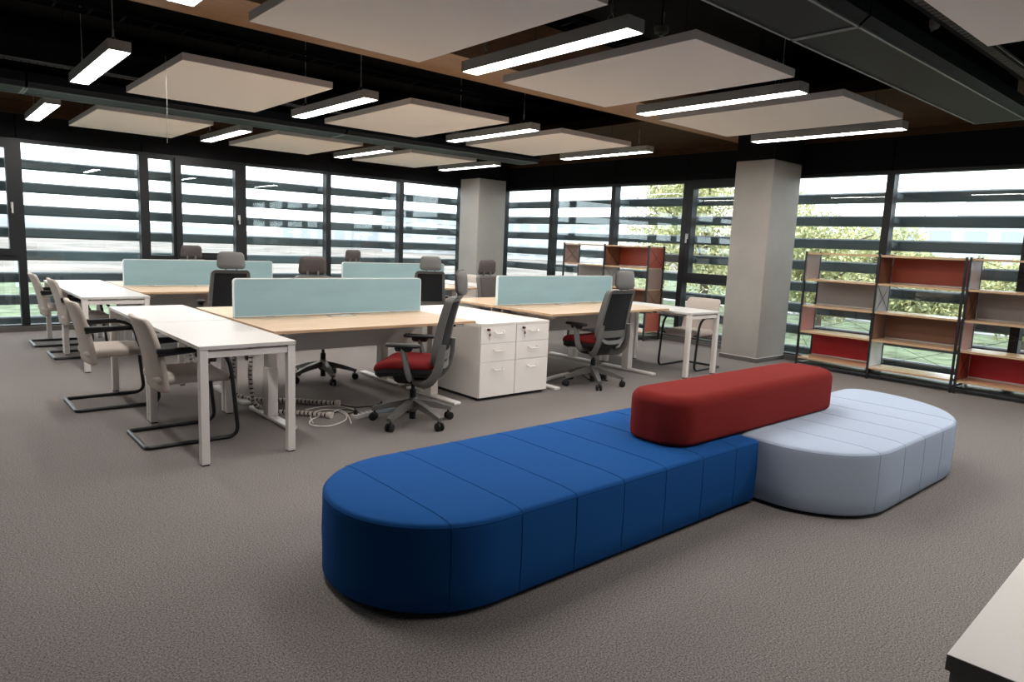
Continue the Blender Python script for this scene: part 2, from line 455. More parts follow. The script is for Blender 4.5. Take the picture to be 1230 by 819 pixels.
# ------------------------------------------------------------------ ceiling: wood soffits, beam
ZW = 2.97
def slabbox(name, label, *a, m):
    return tag(obj(name, boxmesh(*a), m), label, kind='structure')
slabbox('trim_1', 'brown timber ceiling border along the tree-side windows', 6.88, XW-.03, YMIN, YW-.03, ZW, ZW+.12, m=M_darkwood_y)
slabbox('trim_2', 'brown timber ceiling border along the field-side windows', XMIN, 6.88, 8.85, YW-.03, ZW, ZW+.12, m=M_darkwood_x)
slabbox('trim_3', 'light brown timber clad beam crossing the ceiling', XMIN, XW-.03, 4.86, 5.48, 2.945, 3.4, m=M_ceilwood_x)
slabbox('trim_4', 'thin timber edge strip on top of the tree-side black band', XW-.06, XW-.03, YMIN, YW-.03, 2.885, ZW, m=M_darkwood_y)
slabbox('trim_5', 'thin timber edge strip on top of the field-side black band', XMIN, XW-.06, YW-.06, YW-.03, 2.80, ZW, m=M_darkwood_x)

# chilled beams: dark metal trays made of units
def chilled_beam(y0, y1, xs, label):
    o = thing('chilled_beam', label, 'ceiling beam', ((xs[0]+xs[-1])/2, (y0+y1)/2, 2.67), group='chilled beams')
    hw = (y1-y0)/2; cx = (xs[0]+xs[-1])/2
    for a, b in zip(xs, xs[1:]):
        a2, b2 = a+.012-cx, b-.012-cx
        bm = bmesh.new()
        # tray with flared sides
        pr = [(-hw, 0), (hw, 0), (hw+.055, .045), (hw+.055, .13), (-hw-.055, .13), (-hw-.055, .045)]
        A = [bm.verts.new((a2, y, z)) for y, z in pr]; Bv = [bm.verts.new((b2, y, z)) for y, z in pr]
        bm.faces.new(A); bm.faces.new(Bv[::-1])
        for k in range(len(pr)): bm.faces.new((A[k], Bv[k], Bv[(k+1) % len(pr)], A[(k+1) % len(pr)]))
        u = obj('tray_unit', bm, M_beam, o)
        bm = bmesh.new()
        for y in (-hw, hw): box(bm, a2, b2, y-.008, y+.008, -.006, .004)
        for x in (a2, b2): box(bm, x-.008, x+.008, -hw, hw, -.006, .004)
        obj('tray_edge', bm, M_beamedge, u)
        bm = bmesh.new(); n = 2
        for k in range(n):
            x = a2+(b2-a2)*(k+.5)/n
            for y in (-hw*.7, hw*.7): tube(bm, [(x, y, .13), (x, y, ZC-2.67)], .004, 5)
        obj('hanger', bm, M_black, u)
    # black supply duct above
    bm = bmesh.new(); box(bm, xs[0]-cx, xs[-1]-cx-.15, -hw*.75, hw*.75, .14, .34, .02)
    obj('supply_duct', bm, M_black, o)
chilled_beam(1.785, 2.165, [-2.4, .78, 3.975, 7.36], 'dark grey metal chilled beam beside the slotted air duct')
chilled_beam(8.03, 8.44, [-2.4, .9, 4.15, 7.42], 'dark grey metal chilled beam near the field-side windows')

# ------------------------------------------------------------------ ceiling panels and lamps
def make_panel():
    o = thing('acoustic_panel', '', 'ceiling panel')
    hx, hy = .603, .89
    obj('board', boxmesh(-hx, hx, -hy, hy, 0, .004), M_panel, o)
    bm = bmesh.new(); box(bm, -hx, hx, -hy, hy, .004, .055); obj('edge_frame', bm, M_paneledge, o)
    for sx in (-1, 1):
        for sy in (-1, 1):
            bm = bmesh.new(); tube(bm, [(sx*.45, sy*.7, .055), (sx*.45, sy*.7, ZC-2.67-.001)], .0018, 4); obj('hanger_wire', bm, M_black, o)
    return o
def make_lamp():
    o = thing('pendant_lamp', '', 'lamp')
    hx, hy, h = .072, .793, .075
    bm = bmesh.new()
    for s in (-1, 1):
        box(bm, s*hx-.004, s*hx+.004, -hy, hy, 0, h); box(bm, -hx+.004, hx-.004, s*hy-.004, s*hy+.004, 0, h)
    box(bm, -hx+.004, hx-.004, -hy+.004, hy-.004, h-.012, h)
    obj('housing', bm, M_lampbody, o)
    obj('diffuser', boxmesh(-hx+.0045, hx-.0045, -hy+.0045, hy-.0045, .006, .012), M_lamp, o)
    for sy in (-1, 1):
        bm = bmesh.new(); y = sy*.6
        tube(bm, [(0, y, h+.10), (0, y, ZC-2.67-.001)], .0035, 5); lathe(bm, [(.008, h+.06), (.008, h+.11)], (0, y, 0), 8)
        tube(bm, [(-.05, y, h), (-.02, y, h+.04), (0, y, h+.07), (.02, y, h+.04), (.05, y, h)], .002, 4)
        obj('suspension_cable', bm, M_cable, o)
    return o
PX = [1.612+.603+1.99*k for k in range(3)]
PROWS = [0.51, 3.463, 6.58, 9.68]
ROWNAME = ['beside slotted duct', 'over the benches', 'over the front desks', 'by the field-side windows']
COLNAME = ['farthest from the trees', 'middle of three', 'closest to the trees']
p0 = None
for r, y in enumerate(PROWS):
    for c, x in enumerate(PX):
        if r == 0 and c == 0: continue
        lab = 'white hanging ceiling panel %s, %s' % (ROWNAME[r], COLNAME[c])
        if p0 is None: p0 = make_panel(); o = p0; o.location = (x, y, 2.67); o['label'] = lab; o['group'] = 'hanging acoustic panels'
        else: o = dup(p0, (x, y, 2.67), 0, lab, 'hanging acoustic panels')
LX = [1.22+2.033*k for k in range(4)]
LROWS = [0.50, 3.535, 6.595, 9.70]
LC = ['fourth from the tree side', 'third from the tree side', 'second from the tree side', 'closest to the tree side']
l0 = None
for r, y in enumerate(LROWS):
    for c, x in enumerate([LX[0]-2.033]+LX):
        if (c == 0 and r < 2) or (r == 0 and c < 2): continue
        lab = 'long linear pendant lamp %s, %s' % (ROWNAME[r], (['beyond the last panel']+LC)[c])
        if l0 is None: l0 = make_lamp(); o = l0; o.location = (x, y, 2.67); o['label'] = lab; o['group'] = 'linear pendant lamps'
        else: o = dup(l0, (x, y, 2.67), 0, lab, 'linear pendant lamps')

# services in the black void
def duct(y, z, r, x0, x1, label):
    o = thing('round_duct', label, 'duct', ((x0+x1)/2, y, z))
    h = (x1-x0)/2
    bm = bmesh.new(); tube(bm, [(-h, 0, 0), (h, 0, 0)], r, 16); obj('pipe', bm, M_void, o, smooth=40)
    n = int((x1-x0)/1.6)
    for k in range(n):
        x = -h+.5+k*1.6
        bm = bmesh.new(); tube(bm, [(x, 0, r), (x, 0, ZC-z-.001)], .005, 5); lathe(bm, [(r+.006, -.015), (r+.006, .015)], (x, 0, 0), 16, 'x'); obj('hanger_strap', bm, M_black, o)
duct(7.95, 3.15, .13, -2.5, 6.8, 'black round air duct above the far chilled beam')
duct(5.75, 3.30, .10, -2.5, 6.8, 'black round air duct behind the timber beam')
duct(2.5, 3.27, .12, -2.5, 6.8, 'black round air duct between the sofa lamps and the near chilled beam')
def tray(y, z, x0, x1, label):
    o = thing('cable_tray', label, 'cable tray', ((x0+x1)/2, y, z)); h = (x1-x0)/2
    for s in (-1, 1):
        obj('side_rail', boxmesh(-h, h, s*.12-.004, s*.12+.004, 0, .05), M_black, o)
    bm = bmesh.new()
    x = -h
    while x < h: box(bm, x, x+.02, -.116, .116, .004, .012); x += .25
    tag(obj('rungs', bm, M_black, o), kind='stuff')
    for k in range(int((x1-x0)/2)):
        x = -h+.6+2*k
        for s in (-1, 1):
            bm = bmesh.new(); tube(bm, [(x, s*.13, 0), (x, s*.13, ZC-z-.001)], .004, 5); obj('hanger_rod', bm, M_black, o)
tray(7.0, 3.2, -2.5, 6.7, 'black cable tray hanging over the front desks')
tray(4.3, 3.25, -2.5, 6.7, 'black cable tray hanging over the sofas')
def slot_duct(y, z, x0, x1, label):
    o = thing('slot_diffuser', label, 'air diffuser', ((x0+x1)/2, y, z)); h = (x1-x0)/2
    obj('body', boxmesh(-h, h, -.06, .06, 0, .16), M_black, o)
    obj('lip', boxmesh(-h, h, -.066, -.061, -.004, .012), M_beamedge, o)
    bm = bmesh.new(); x = -h+.05
    while x < h-.1:
        box(bm, x, x+.05, -.035, .025, -.004, 0); x += .062
    tag(obj('grille_slots', bm, mat('slot_grey_%d' % int(y), (0.022, .022, .022), .6), o), kind='stuff')
    for k in range(4):
        x = -h+.5+k*(2*h-1)/3
        bm = bmesh.new(); tube(bm, [(x, 0, .16), (x, 0, ZC-z-.001)], .005, 5); obj('hanger_rod', bm, M_black, o)
slot_duct(1.56, 2.80, 3.9, 7.3, 'black slotted air duct along the near chilled beam')
slot_duct(7.75, 2.85, -1, 6.6, 'black slotted air duct along the far chilled beam')

def smoke(px, py, z, label):
    p = at(px, py, z)
    o = thing('smoke_detector', label, 'detector', p)
    bm = bmesh.new(); lathe(bm, [(.03, -.03), (.05, -.022), (.055, 0), (.055, .02), (.03, .026)], (0, 0, 0), 20); obj('body', bm, M_white, o, smooth=35)
    bm = bmesh.new(); lathe(bm, [(.010, -.045), (.022, -.036), (.022, -.028)], (0, 0, 0), 14); obj('sensor', bm, M_silver, o, smooth=35)
    bm = bmesh.new(); tube(bm, [(0, 0, .026), (0, 0, ZC-z-.001)], .006, 6); obj('stem', bm, M_black, o)
smoke(794.5, 36, 3.05, 'white round smoke detector above the panel over the sofas')
smoke(1118, 30, 2.95, 'white round smoke detector beside the slotted air duct')
p = at(199, 75, 2.725)
bm = bmesh.new(); tube(bm, [(0, 0, .05), (0, 0, -.02), (.002, 0, -.3), (-.004, 0, -.62)], .0016, 4)
tag(obj('loose_wire', bm, M_cable, loc=p), 'thin loose wire dangling past a ceiling panel', 'wire')

# ------------------------------------------------------------------ tables and desks
def make_table(w, l, h):
    """white four-leg table, origin at floor centre"""
    o = thing('side_table', '', 'table')
    hx, hy = w/2, l/2
    obj('tabletop', boxmesh(-hx, hx, -hy+.001, hy-.001, h-.025, h, bevel=.002), M_white, o)
    lw = .05
    for sx in (-1, 1):
        for sy in (-1, 1):
            x, y = sx*(hx-lw/2-.004), sy*(hy-lw/2-.004)
            lg = obj('leg', boxmesh(x-lw/2, x+lw/2, y-lw/2, y+lw/2, .008, h-.025, bevel=.003), M_whitemetal, o)
            obj('foot', boxmesh(x-lw/2+.004, x+lw/2-.004, y-lw/2+.004, y+lw/2-.004, 0, .008), M_chairblack, lg)
    for sy in (-1, 1):
        y = sy*(hy-lw/2-.004)
        obj('rail', boxmesh(-hx+lw+.005, hx-lw-.005, y-.018, y+.018, h-.075, h-.037), M_whitemetal, o)
    for sx in (-1, 1):
        x = sx*(hx-.16)
        obj('rail', boxmesh(x-.015, x+.015, -hy+lw, hy-lw, h-.065, h-.03), M_whitemetal, o)
    return o
tab = make_table(.60, 1.235, .74)
TABLES = [((1.550, 4.852, 0), 'white side table at the end of the front desk nearest the blue sofa'),
          ((1.550, 6.100, 0), 'white side table behind another, next to the coiled cable conduit'),
          ((1.505, 8.275, 0), 'white side table at the back left desks, farther from the windows'),
          ((1.505, 9.520, 0), 'white side table at the back left desks, closest to the windows'),
          ((6.780, 5.040, 0), 'white side table next to the concrete column with a beige chair tucked under'),
          ((6.780, 6.285, 0), 'white side table behind another in front of the far bookcase'),
          ((6.80, 8.30, 0), 'white side table end near the corner column'),
          ((6.80, 9.545, 0), 'white side table at the back right desks by the corner column')]
for i, (l, lab) in enumerate(TABLES):
    if i == 0: tab.location = l; tab['label'] = lab; tab['group'] = 'white side tables'
    else: dup(tab, l, 0, lab, 'white side tables')

def make_desk(w, d, h):
    """oak height-adjustable desk; local origin floor centre; user edge at -Y"""
    o = thing('desk', '', 'desk')
    hx, hy = w/2, d/2
    obj('desktop', boxmesh(-hx, hx, -hy, hy, h-.022, h, bevel=.0015), M_oak, o)
    bm = bmesh.new(); box(bm, -hx-.001, hx+.001, -hy-.001, -hy+.0005, h-.0215, h-.001)
    box(bm, -hx-.001, -hx+.0005, -hy, hy, h-.0215, h-.001); box(bm, hx-.0005, hx+.001, -hy, hy, h-.0215, h-.001)
    obj('edge_band', bm, M_oakedge, o)
    for s in (-1, 1):
        x = s*(hx-.145)
        obj('foot', boxmesh(x-.038, x+.038, -hy+.03, hy-.06, 0, .026, bevel=.006), M_whitemetal, o)
        lg = obj('leg', boxmesh(x-.040, x+.040, -.045, .05, .026, h*.55, bevel=.003), M_whitemetal, o)
        obj('inner_leg', boxmesh(x-.034, x+.034, -.038, .043, h*.55, h-.06), M_whitemetal, lg)
        obj('arm_bracket', boxmesh(x-.03, x+.03, -hy+.12, hy-.12, h-.06, h-.022), M_whitemetal, o)
    obj('crossbar', boxmesh(-hx+.12, hx-.12, -.03, .035, h-.065, h-.03), M_whitemetal, o)
    obj('modesty_board', boxmesh(-hx+.03, hx-.03, hy-.085, hy-.065, h-.29, h-.024), M_greyfab, o)
    bm = bmesh.new(); box(bm, -.10, .10, hy-.17, hy-.075, h, h+.004, .0015); fl = obj('cable_flap', bm, M_white, o)
    bm = bmesh.new()
    for s in (-1, 1): box(bm, s*.112-.008, s*.112+.008, hy-.165, hy-.08, h, h+.003)
    obj('flap_end', bm, M_headgrey, fl)
    bm = bmesh.new(); box(bm, hx-.22, hx-.12, -hy+.005, -hy+.06, h-.042, h-.022, .004); ct = obj('height_control', bm, M_chairblack, o)
    obj('control_buttons', boxmesh(hx-.21, hx-.13, -hy+.001, -hy+.006, h-.037, h-.028), M_silver, ct)
    return o

def make_screen(w):
    o = thing('desk_screen', '', 'desk screen')
    hx = w/2; h = .312; t = .014
    def rot(p): return Vector((p.x, p.z, p.y))
    bm = bmesh.new(); slab(bm, (-hx+.006, hx-.006, .0, h-.006), (.002, .022, .022, .002), [(0, -t), (0, t)], rot); obj('felt_board', bm, M_screen, o)
    path = [(-hx, 0, .0)]+[(p[0], 0, p[1]) for p in []]
    pts = fillet([(-hx+.003, 0, 0), (-hx+.003, 0, h-.003), (hx-.003, 0, h-.003), (hx-.003, 0, 0)], .028, 5)
    bm = bmesh.new(); tube(bm, pts, .004, 8, flat=(.0155, .004)) if False else None
    # edge trim as a thin band around the board
    outer = rr(-hx, hx, -.0, h, (.002, .028, .028, .002), 0); inner = rr(-hx, hx, -.0, h, (.002, .028, .028, .002), .007)
    n = len(outer); tt = t+.002
    V = {}
    for nm, ol in (('o', outer), ('i', inner)):
        for s in (-1, 1): V[nm, s] = [bm.verts.new((x, s*tt, z)) for x, z in ol]
    for k in range(n):
        j = (k+1) % n
        bm.faces.new((V['o', 1][k], V['o', 1][j], V['o', -1][j], V['o', -1][k]))
        bm.faces.new((V['i', 1][k], V['i', 1][j], V['i', -1][j], V['i', -1][k]))
        for s in (-1, 1): bm.faces.new((V['o', s][k], V['o', s][j], V['i', s][j], V['i', s][k]))
    obj('edge_trim', bm, M_screenedge, o)
    bm = bmesh.new()
    for s in (-1, 1): box(bm, s*(hx-.3)-.03, s*(hx-.3)+.03, -.012, .012, -.03, .002)
    obj('clamp', bm, M_chairblack, o)
    return o

DW = 1.79
desk_a = make_desk(DW, .87, .74); scr = make_screen(1.765)
CL = [(2.785, 5.575, 0.0, 'front left'), (5.535, 5.575, .025, 'front right'), (2.72, 9.03, 0.0, 'back left'), (5.50, 9.03, 0.0, 'back right')]
DD = {'front left': 'desks between coiled cable and cabinets', 'front right': 'desks between cabinets and bookcase',
      'back left': 'back desks with two beige chairs', 'back right': 'back desks near the corner column'}
first = True
for cx, cy, dz, nm in CL:
    for s in (-1, 1):
        lab = 'oak topped desk, %s half of the %s' % ('bench-side' if s < 0 else 'window-side', DD[nm])
        loc = (cx, cy+s*.445, 0); rz = 0 if s < 0 else PI
        if first: desk_a.location = loc; desk_a['label'] = lab; desk_a['group'] = 'oak desks'; first = False
        else:
            o = dup(desk_a, loc, rz, lab, 'oak desks')
            if dz: o.scale = (1.03, 1, 1+dz/.74)
    lab = 'pale turquoise felt screen between the '+DD[nm]
    if nm == 'front left': scr.location = (cx+.01, cy, .744); scr['label'] = lab; scr['group'] = 'turquoise desk screens'
    else:
        o = dup(scr, (cx+.01, cy, .744+dz), 0, lab, 'turquoise desk screens')
        if dz: o.scale = (1.03, 1, 1)

# ------------------------------------------------------------------ drawer pedestals
def make_pedestal():
    o = thing('drawer_pedestal', '', 'cabinet')
    w, d, h = .418, .80, .705
    hx = w/2
    obj('body', boxmesh(-hx, hx, 0.018, d, .03, h-.02), M_pedwhite, o)
    obj('top_board', boxmesh(-hx, hx, -.002, d, h-.02, h, bevel=.001), M_pedwhite, o)
    obj('plinth', boxmesh(-hx+.02, hx-.02, .04, d-.03, 0, .03), M_plinth, o)
    zs = [(.032, .352), (.356, .520), (.524, h-.024)]
    for k, (a, b) in enumerate(zs):
        dr = obj('drawer', boxmesh(-hx+.003, hx-.003, -.001, .016, a, b, bevel=.0015), M_pedwhite, o)
        zc = b-.062 if k else b-.07
        pts = fillet([(-.055, -.001, zc+.012), (-.050, -.026, zc-.006), (.050, -.026, zc-.006), (.055, -.001, zc+.012)], .012, 4)
        bm = bmesh.new(); tube(bm, pts, .006, 8); obj('handle', bm, M_pedwhite, dr, smooth=60)
    dr.name = 'drawer'
    zc = zs[2][1]-.03
    lk = bmesh.new(); lathe(lk, [(.011, -.012), (.011, 0)], (-.13, 0, zc), 10, 'y'); lo = obj('lock', lk, M_chairblack, dr)
    bm = bmesh.new(); lathe(bm, [(.009, -.03), (.012, -.022), (.009, -.012)], (-.13, 0, zc), 10, 'y'); box(bm, -.146, -.126, -.018, -.012, zc-.008, zc+.010, .002); obj('key_head', bm, M_chairblack, dr)
    bm = bmesh.new(); box(bm, -.120, -.104, -.014, -.006, zc-.062, zc-.035, .004); obj('spare_key', bm, M_chairblack, dr)
    bm = bmesh.new(); lathe(bm, [(.008, -.0335), (.008, -.030)], (-.13, 0, zc), 10, 'y'); lathe(bm, [(.006, -.0165), (.006, -.014)], (-.112, 0, zc-.048), 8, 'y'); obj('key_badge', bm, M_keyred, dr)
    bm = bmesh.new(); tube(bm, [(-.12, -.012, zc-.01), (-.112, -.012, zc-.036)], .0012, 4); tube(bm, [(-.112, -.010, zc-.06), (-.112, -.010, zc-.095)], .002, 4); obj('key_ring', bm, M_key, dr)
    return o
ped = make_pedestal(); ped.location = (3.975, 4.725, 0)
PL = 'white three-drawer pedestal cabinet '
tag(ped, PL+'with keys, touching the desk with the red chair', group='drawer pedestals')
dup(ped, (4.396, 4.725, 0), 0, PL+'with keys, next to the right-hand desks', 'drawer pedestals')
dup(ped, (3.975, 6.335, 0), PI, PL+'facing the windows, back to back with the left one', 'drawer pedestals')
dup(ped, (4.396, 6.335, 0), PI, PL+'facing the windows, back to back with the right one', 'drawer pedestals')

# ------------------------------------------------------------------ task chair (faces +Y)
def make_task_chair():
    o = thing('task_chair', '', 'chair')
    bm = bmesh.new(); lathe(bm, [(.03, .095), (.045, .11), (.048, .15), (.036, .195), (.03, .205)], (0, 0, 0), 16); hub = obj('base_hub', bm, M_chairgrey, o, smooth=40)
    bm = bmesh.new(); lathe(bm, [(.026, .035), (.026, .27), (.015, .27), (.015, .40)], (0, 0, 0), 14); obj('gas_lift', bm, M_chairblack, o, smooth=40)
    leg0 = wh0 = None
    for k in range(5):
        a = 2*PI*k/5+.3
        if leg0 is None:
            bm = bmesh.new()
            quad_bar(bm, (0.02, 0, .165), (.17, 0, .135), .056, .060, .048, .044); quad_bar(bm, (.17, 0, .135), (.325, 0, .090), .048, .046, .038, .028)
            leg0 = obj('base_arm', bm, M_chairgrey, o); leg0.rotation_euler = (0, 0, a); lg = leg0
            bm = bmesh.new(); lathe(bm, [(.008, .04), (.008, .085)], (.305, 0, 0), 8)
            box(bm, .285, .325, -.009, .009, .03, .062, .004)
            cs0 = obj('caster', bm, M_chairblack, leg0)
            bm = bmesh.new()
            for s in (-1, 1): lathe(bm, [(.024, -.011), (.032, -.006), (.032, .006), (.024, .011)], (.305+.008, s*.0185, .032), 16, 'y')
            wh0 = obj('wheel', bm, M_chairblack, leg0, smooth=40)
        else:
            lg = inst('base_arm', leg0, o, rot=(0, 0, a)); inst('caster', cs0, lg); inst('wheel', wh0, lg)
    # mechanism and seat
    bm = bmesh.new(); slab(bm, (-.13, .13, -.15, .15), .05, [(.05, .325), (.02, .345), (0, .40), (0, .42)]); obj('mechanism', bm, M_chairblack, o, smooth=40)
    def seatcurve(p):
        y = p.y; dz = -.03*max(0, (y-.12)/.13)**2 + .012*(abs(p.x)/.24)**2
        return Vector((p.x*(1-.08*max(0, -y/.23)), y, p.z+dz))
    bm = bmesh.new(); slab(bm, (-.245, .245, -.185, .255), .08, [(.10, .385), (.035, .395), (.0, .425), (.0, .452)], seatcurve); obj('seat_pan', bm, M_chairblack, o, smooth=40)
    bm = bmesh.new(); slab(bm, (-.25, .25, -.19, .265), .09, [(.01, .452), (0, .462), (0, .485), (.012, .503), (.04, .514), (.10, .518), (.18, .515)], seatcurve, ns=8); obj('seat_cushion', bm, M_redseat, o, smooth=50)
    # backrest: curved in side view; u in [-1,1] across, z height
    def by(z):     # depth of the back at height z
        t = (z-.46)/.60
        return -.222-.02*t-.105*max(0, t)**1.7
    def half(z):
        t = (z-.46)/.60
        return .232-.040*max(t, 0)
    def bp(u, z, off=0.0): return Vector((u*half(z), by(z)+.035*(u*u)+off, z))
    # closed flat frame loop
    loop = []
    ztop, zbot = 1.012, .46
    corner = .11
    base = rr(-1, 1, zbot, ztop, .001, 0)
    outl = []
    for x, z in rr(-.225, .225, zbot, ztop, (.16, .05, .05, .16), 0, 7, 10):
        outl.append(bp(x/.225, z))
    bm = bmesh.new()
    n = len(outl)
    # ribbon frame: outer outline and inner outline, with thickness
    wdt = .038
    inn = [bp(x/.225, z) for x, z in rr(-.225, .225, zbot, ztop, (.16, .05, .05, .16), wdt, 7, 10)]
    F = [bm.verts.new(p+Vector((0, .020, 0))) for p in outl]; Bk = [bm.verts.new(p+Vector((0, -.040, 0))) for p in outl]
    Fi = [bm.verts.new(p+Vector((0, .012, 0))) for p in inn]; Bi = [bm.verts.new(p+Vector((0, -.026, 0))) for p in inn]
    for k in range(n):
        j = (k+1) % n
        bm.faces.new((F[k], F[j], Bk[j], Bk[k])); bm.faces.new((Fi[k], Fi[j], Bi[j], Bi[k]))
        bm.faces.new((F[k], F[j], Fi[j], Fi[k])); bm.faces.new((Bk[k], Bk[j], Bi[j], Bi[k]))
    fr = obj('back_frame', bm, M_chairgrey, o, smooth=50)
    def sheet(bm, x0, x1, z0, z1, off, th, nx=8, nz=12):
        g = [[[bm.verts.new(bp((x0+(x1-x0)*i/nx)/.225, z0+(z1-z0)*j/nz, off+s*th/2)) for j in range(nz+1)] for i in range(nx+1)] for s in (-1, 1)]
        for s in range(2):
            for i in range(nx):
                for j in range(nz): bm.faces.new((g[s][i][j], g[s][i+1][j], g[s][i+1][j+1], g[s][i][j+1]))
        for i in range(nx):
            for j in (0, nz): bm.faces.new((g[0][i][j], g[0][i+1][j], g[1][i+1][j], g[1][i][j]))
        for j in range(nz):
            for i in (0, nx): bm.faces.new((g[0][i][j], g[0][i][j+1], g[1][i][j+1], g[1][i][j]))
    bm = bmesh.new(); sheet(bm, -.197, .197, .49, .99, -.016, .006); obj('back_mesh', bm, M_mesh, o, smooth=50)
    bm = bmesh.new(); sheet(bm, -.205, .205, .52, .99, .018, .012); obj('back_pad', bm, M_mauve, o, smooth=50)
    bm = bmesh.new(); sheet(bm, -.19, .19, .53, .60, -.034, .012, 6, 3); obj('lumbar_bar', bm, M_chairgrey, o, smooth=50)
    # lower yoke joining the back to the mechanism
    for s in (-1, 1):
        pts = fillet([(s*.205, by(.66)-.012, .66), (s*.228, by(.5)-.02, .48), (s*.215, -.17, .35), (s*.10, -.03, .345)], .09, 6)
        bm = bmesh.new(); tube(bm, pts, .02, 10, flat=(.017, .034)); obj('back_yoke', bm, M_chairgrey, o, smooth=60)
    # headrest
    yh = by(1.005)
    for s in (-1, 1):
        bm = bmesh.new(); quad_bar(bm, (s*.055, yh-.01, 0.99), (s*.055, yh-.012, 1.06), .018, .012); obj('headrest_post', bm, M_chairgrey, o)
    def hp(p):  # x across, y up, z thickness (towards the back)
        x, y, z = p
        return Vector((x*(1-.12*(y+.085)/.17*.8), yh-.035+.030*(x/.14)**2 - z + .02*(y/.085)*.4 - .015, 1.115+y))
    bm = bmesh.new(); slab(bm, (-.145, .145, -.09, .09), .045, [(.11, .018), (.05, .017), (.015, .013), (0, .004), (0, 0)], hp, ns=8); obj('headrest_shell', bm, M_headgrey, o, smooth=60)
    bm = bmesh.new(); slab(bm, (-.147, .147, -.092, .092), .047, [(0, 0), (0, -.012), (.012, -.026), (.04, -.034), (.10, -.037)], hp, ns=8); obj('headrest_pad', bm, M_mauve, o, smooth=60)
    # arms
    for s in (-1, 1):
        pts = fillet([(s*.10, -.02, .40), (s*.27, -.03, .405), (s*.285, -.01, .50), (s*.270, .02, .625)], .06, 5)
        bm = bmesh.new(); tube(bm, pts, .02, 8, flat=(.034, .018)); ar = obj('arm_post', bm, M_chairgrey, o, smooth=60)
        bm = bmesh.new(); slab(bm, (s*.27-.045, s*.27+.045, -.11, .15), .035, [(.02, .635), (.004, .640), (0, .650), (.008, .660), (.025, .663)]); obj('arm_pad', bm, M_chairblack, o, smooth=50)
        bm = bmesh.new(); slab(bm, (s*.27-.03, s*.27+.03, -.05, .08), .02, [(.012, .605), (0, .62), (0, .637)]); obj('arm_slider', bm, M_chairblack, o, smooth=40)
    return o
tc = make_task_chair()
TC = [((2.885, 4.44), 134, 'grey mesh task chair with red seat and headrest at the desk beside the cabinet'),
      ((5.28, 4.74), 92, 'grey mesh task chair with red seat and headrest at the desk right of the cabinet'),
      ((3.03, 6.30), 262, 'task chair with mauve headrest behind the turquoise screen left of the cabinets'),
      ((2.66, 7.96), 80, 'task chair seen from behind at the back desks beside the beige chairs'),
      ((3.00, 10.10), 268, 'task chair with mauve headrest by the field-side casement window'),
      ((5.35, 7.95), 64, 'task chair seen from behind at the back desks near the corner column'),
      ((5.55, 10.10), 270, 'task chair with mauve headrest by the plain field-side windows'),
      ((5.45, 6.38), 275, 'task chair with mauve headrest behind the turquoise screen right of the cabinets')]
for i, ((x, y), deg, lab) in enumerate(TC):
    rz = math.radians(deg-90)
    if i == 0: tc.location = (x, y, 0); tc.rotation_euler = (0, 0, rz); tc['label'] = lab; tc['group'] = 'task chairs'
    else: dup(tc, (x, y, 0), rz, lab, 'task chairs')

# ------------------------------------------------------------------ visitor chair (faces +Y)
def make_visitor():
    o = thing('visitor_chair', '', 'chair')
    hw = .25; r = .0145
    L = [(-hw, -.13, .645), (-hw, .20, .650), (-hw, .30, .02+r-.02+.60), (-hw, .27, r), (-hw, -.28, r)]
    pts = [(-hw, -.21, .620), (-hw, .235, .645), (-hw, .295, r), (-hw, -.29, r), (hw, -.29, r), (hw, .295, r), (hw, .235, .645), (hw, -.21, .620)]
    rad = [.17, .08, .03, .03, .08, .17]
    out = [Vector(pts[0])]
    for i in range(1, 7):
        f = fillet([pts[i-1], pts[i], pts[i+1]], rad[i-1], 6)
        out += f[1:-1]
    out.append(Vector(pts[-1]))
    bm = bmesh.new(); tube(bm, out, r, 10); obj('frame', bm, M_tube, o, smooth=60)
    for s in (-1, 1):
        bm = bmesh.new(); box(bm, s*hw-.018, s*hw+.018, -.215, .10, .624, .660, .008, 2); obj('arm_pad', bm, M_chairblack, o)
        bm = bmesh.new(); tube(bm, [(s*hw, .272, .43), (s*.16, .24, .415)], .011, 8); obj('seat_bracket', bm, M_tube, o)
    def sc(p):
        return Vector((p.x, p.y, p.z-.018*max(0, (p.y-.12)/.14)**2+.006*(p.x/.23)**2))
    bm = bmesh.new(); slab(bm, (-.232, .232, -.20, .265), .06, [(.06, .405), (.012, .408), (0, .42), (0, .445), (.01, .462), (.035, .472), (.09, .476), (.16, .475)], sc, ns=8); obj('seat', bm, M_beige, o, smooth=55)
    def bk(p):   # x across, y up 0..1, z thickness (+ = back)
        t = p.y/.49
        y0 = -.175-.02*t-.085*t**2+.03*(p.x/.23)**2*.8
        return Vector((p.x*(1-.05*t), y0-p.z, .355+p.y))
    bm = bmesh.new(); slab(bm, (-.235, .235, 0, .49), (.035, .045, .045, .035), [(.12, -.020), (.04, -.020), (.007, -.017), (0, -.010), (0, .012), (.006, .019), (.03, .021), (.12, .021)], bk, ns=9); obj('backrest', bm, M_beige, o, smooth=55)
    return o
vc = make_visitor()
VC = [((1.36, 5.00), 0, 'beige cantilever chair at the white side table nearest the blue sofa'),
      ((1.17, 6.265), 0, 'beige cantilever chair at the white side table behind the nearest one'),
      ((1.37, 8.79), 0, 'beige cantilever chair at the back left table, next to another nearer the windows'),
      ((1.31, 9.77), 0, 'beige cantilever chair at the back left table closest to the windows'),
      ((7.20, 4.885), 183, 'beige cantilever chair at the white side table beside the concrete column'),
      ((7.18, 6.45), 180, 'beige cantilever chair behind the right-hand desk, in front of the far bookcase'),
      ((7.25, 8.45), 180, 'beige cantilever chair by the corner column, partly behind a task chair'),
      ((7.20, 9.60), 180, 'beige cantilever chair at the table between corner column and windows')]
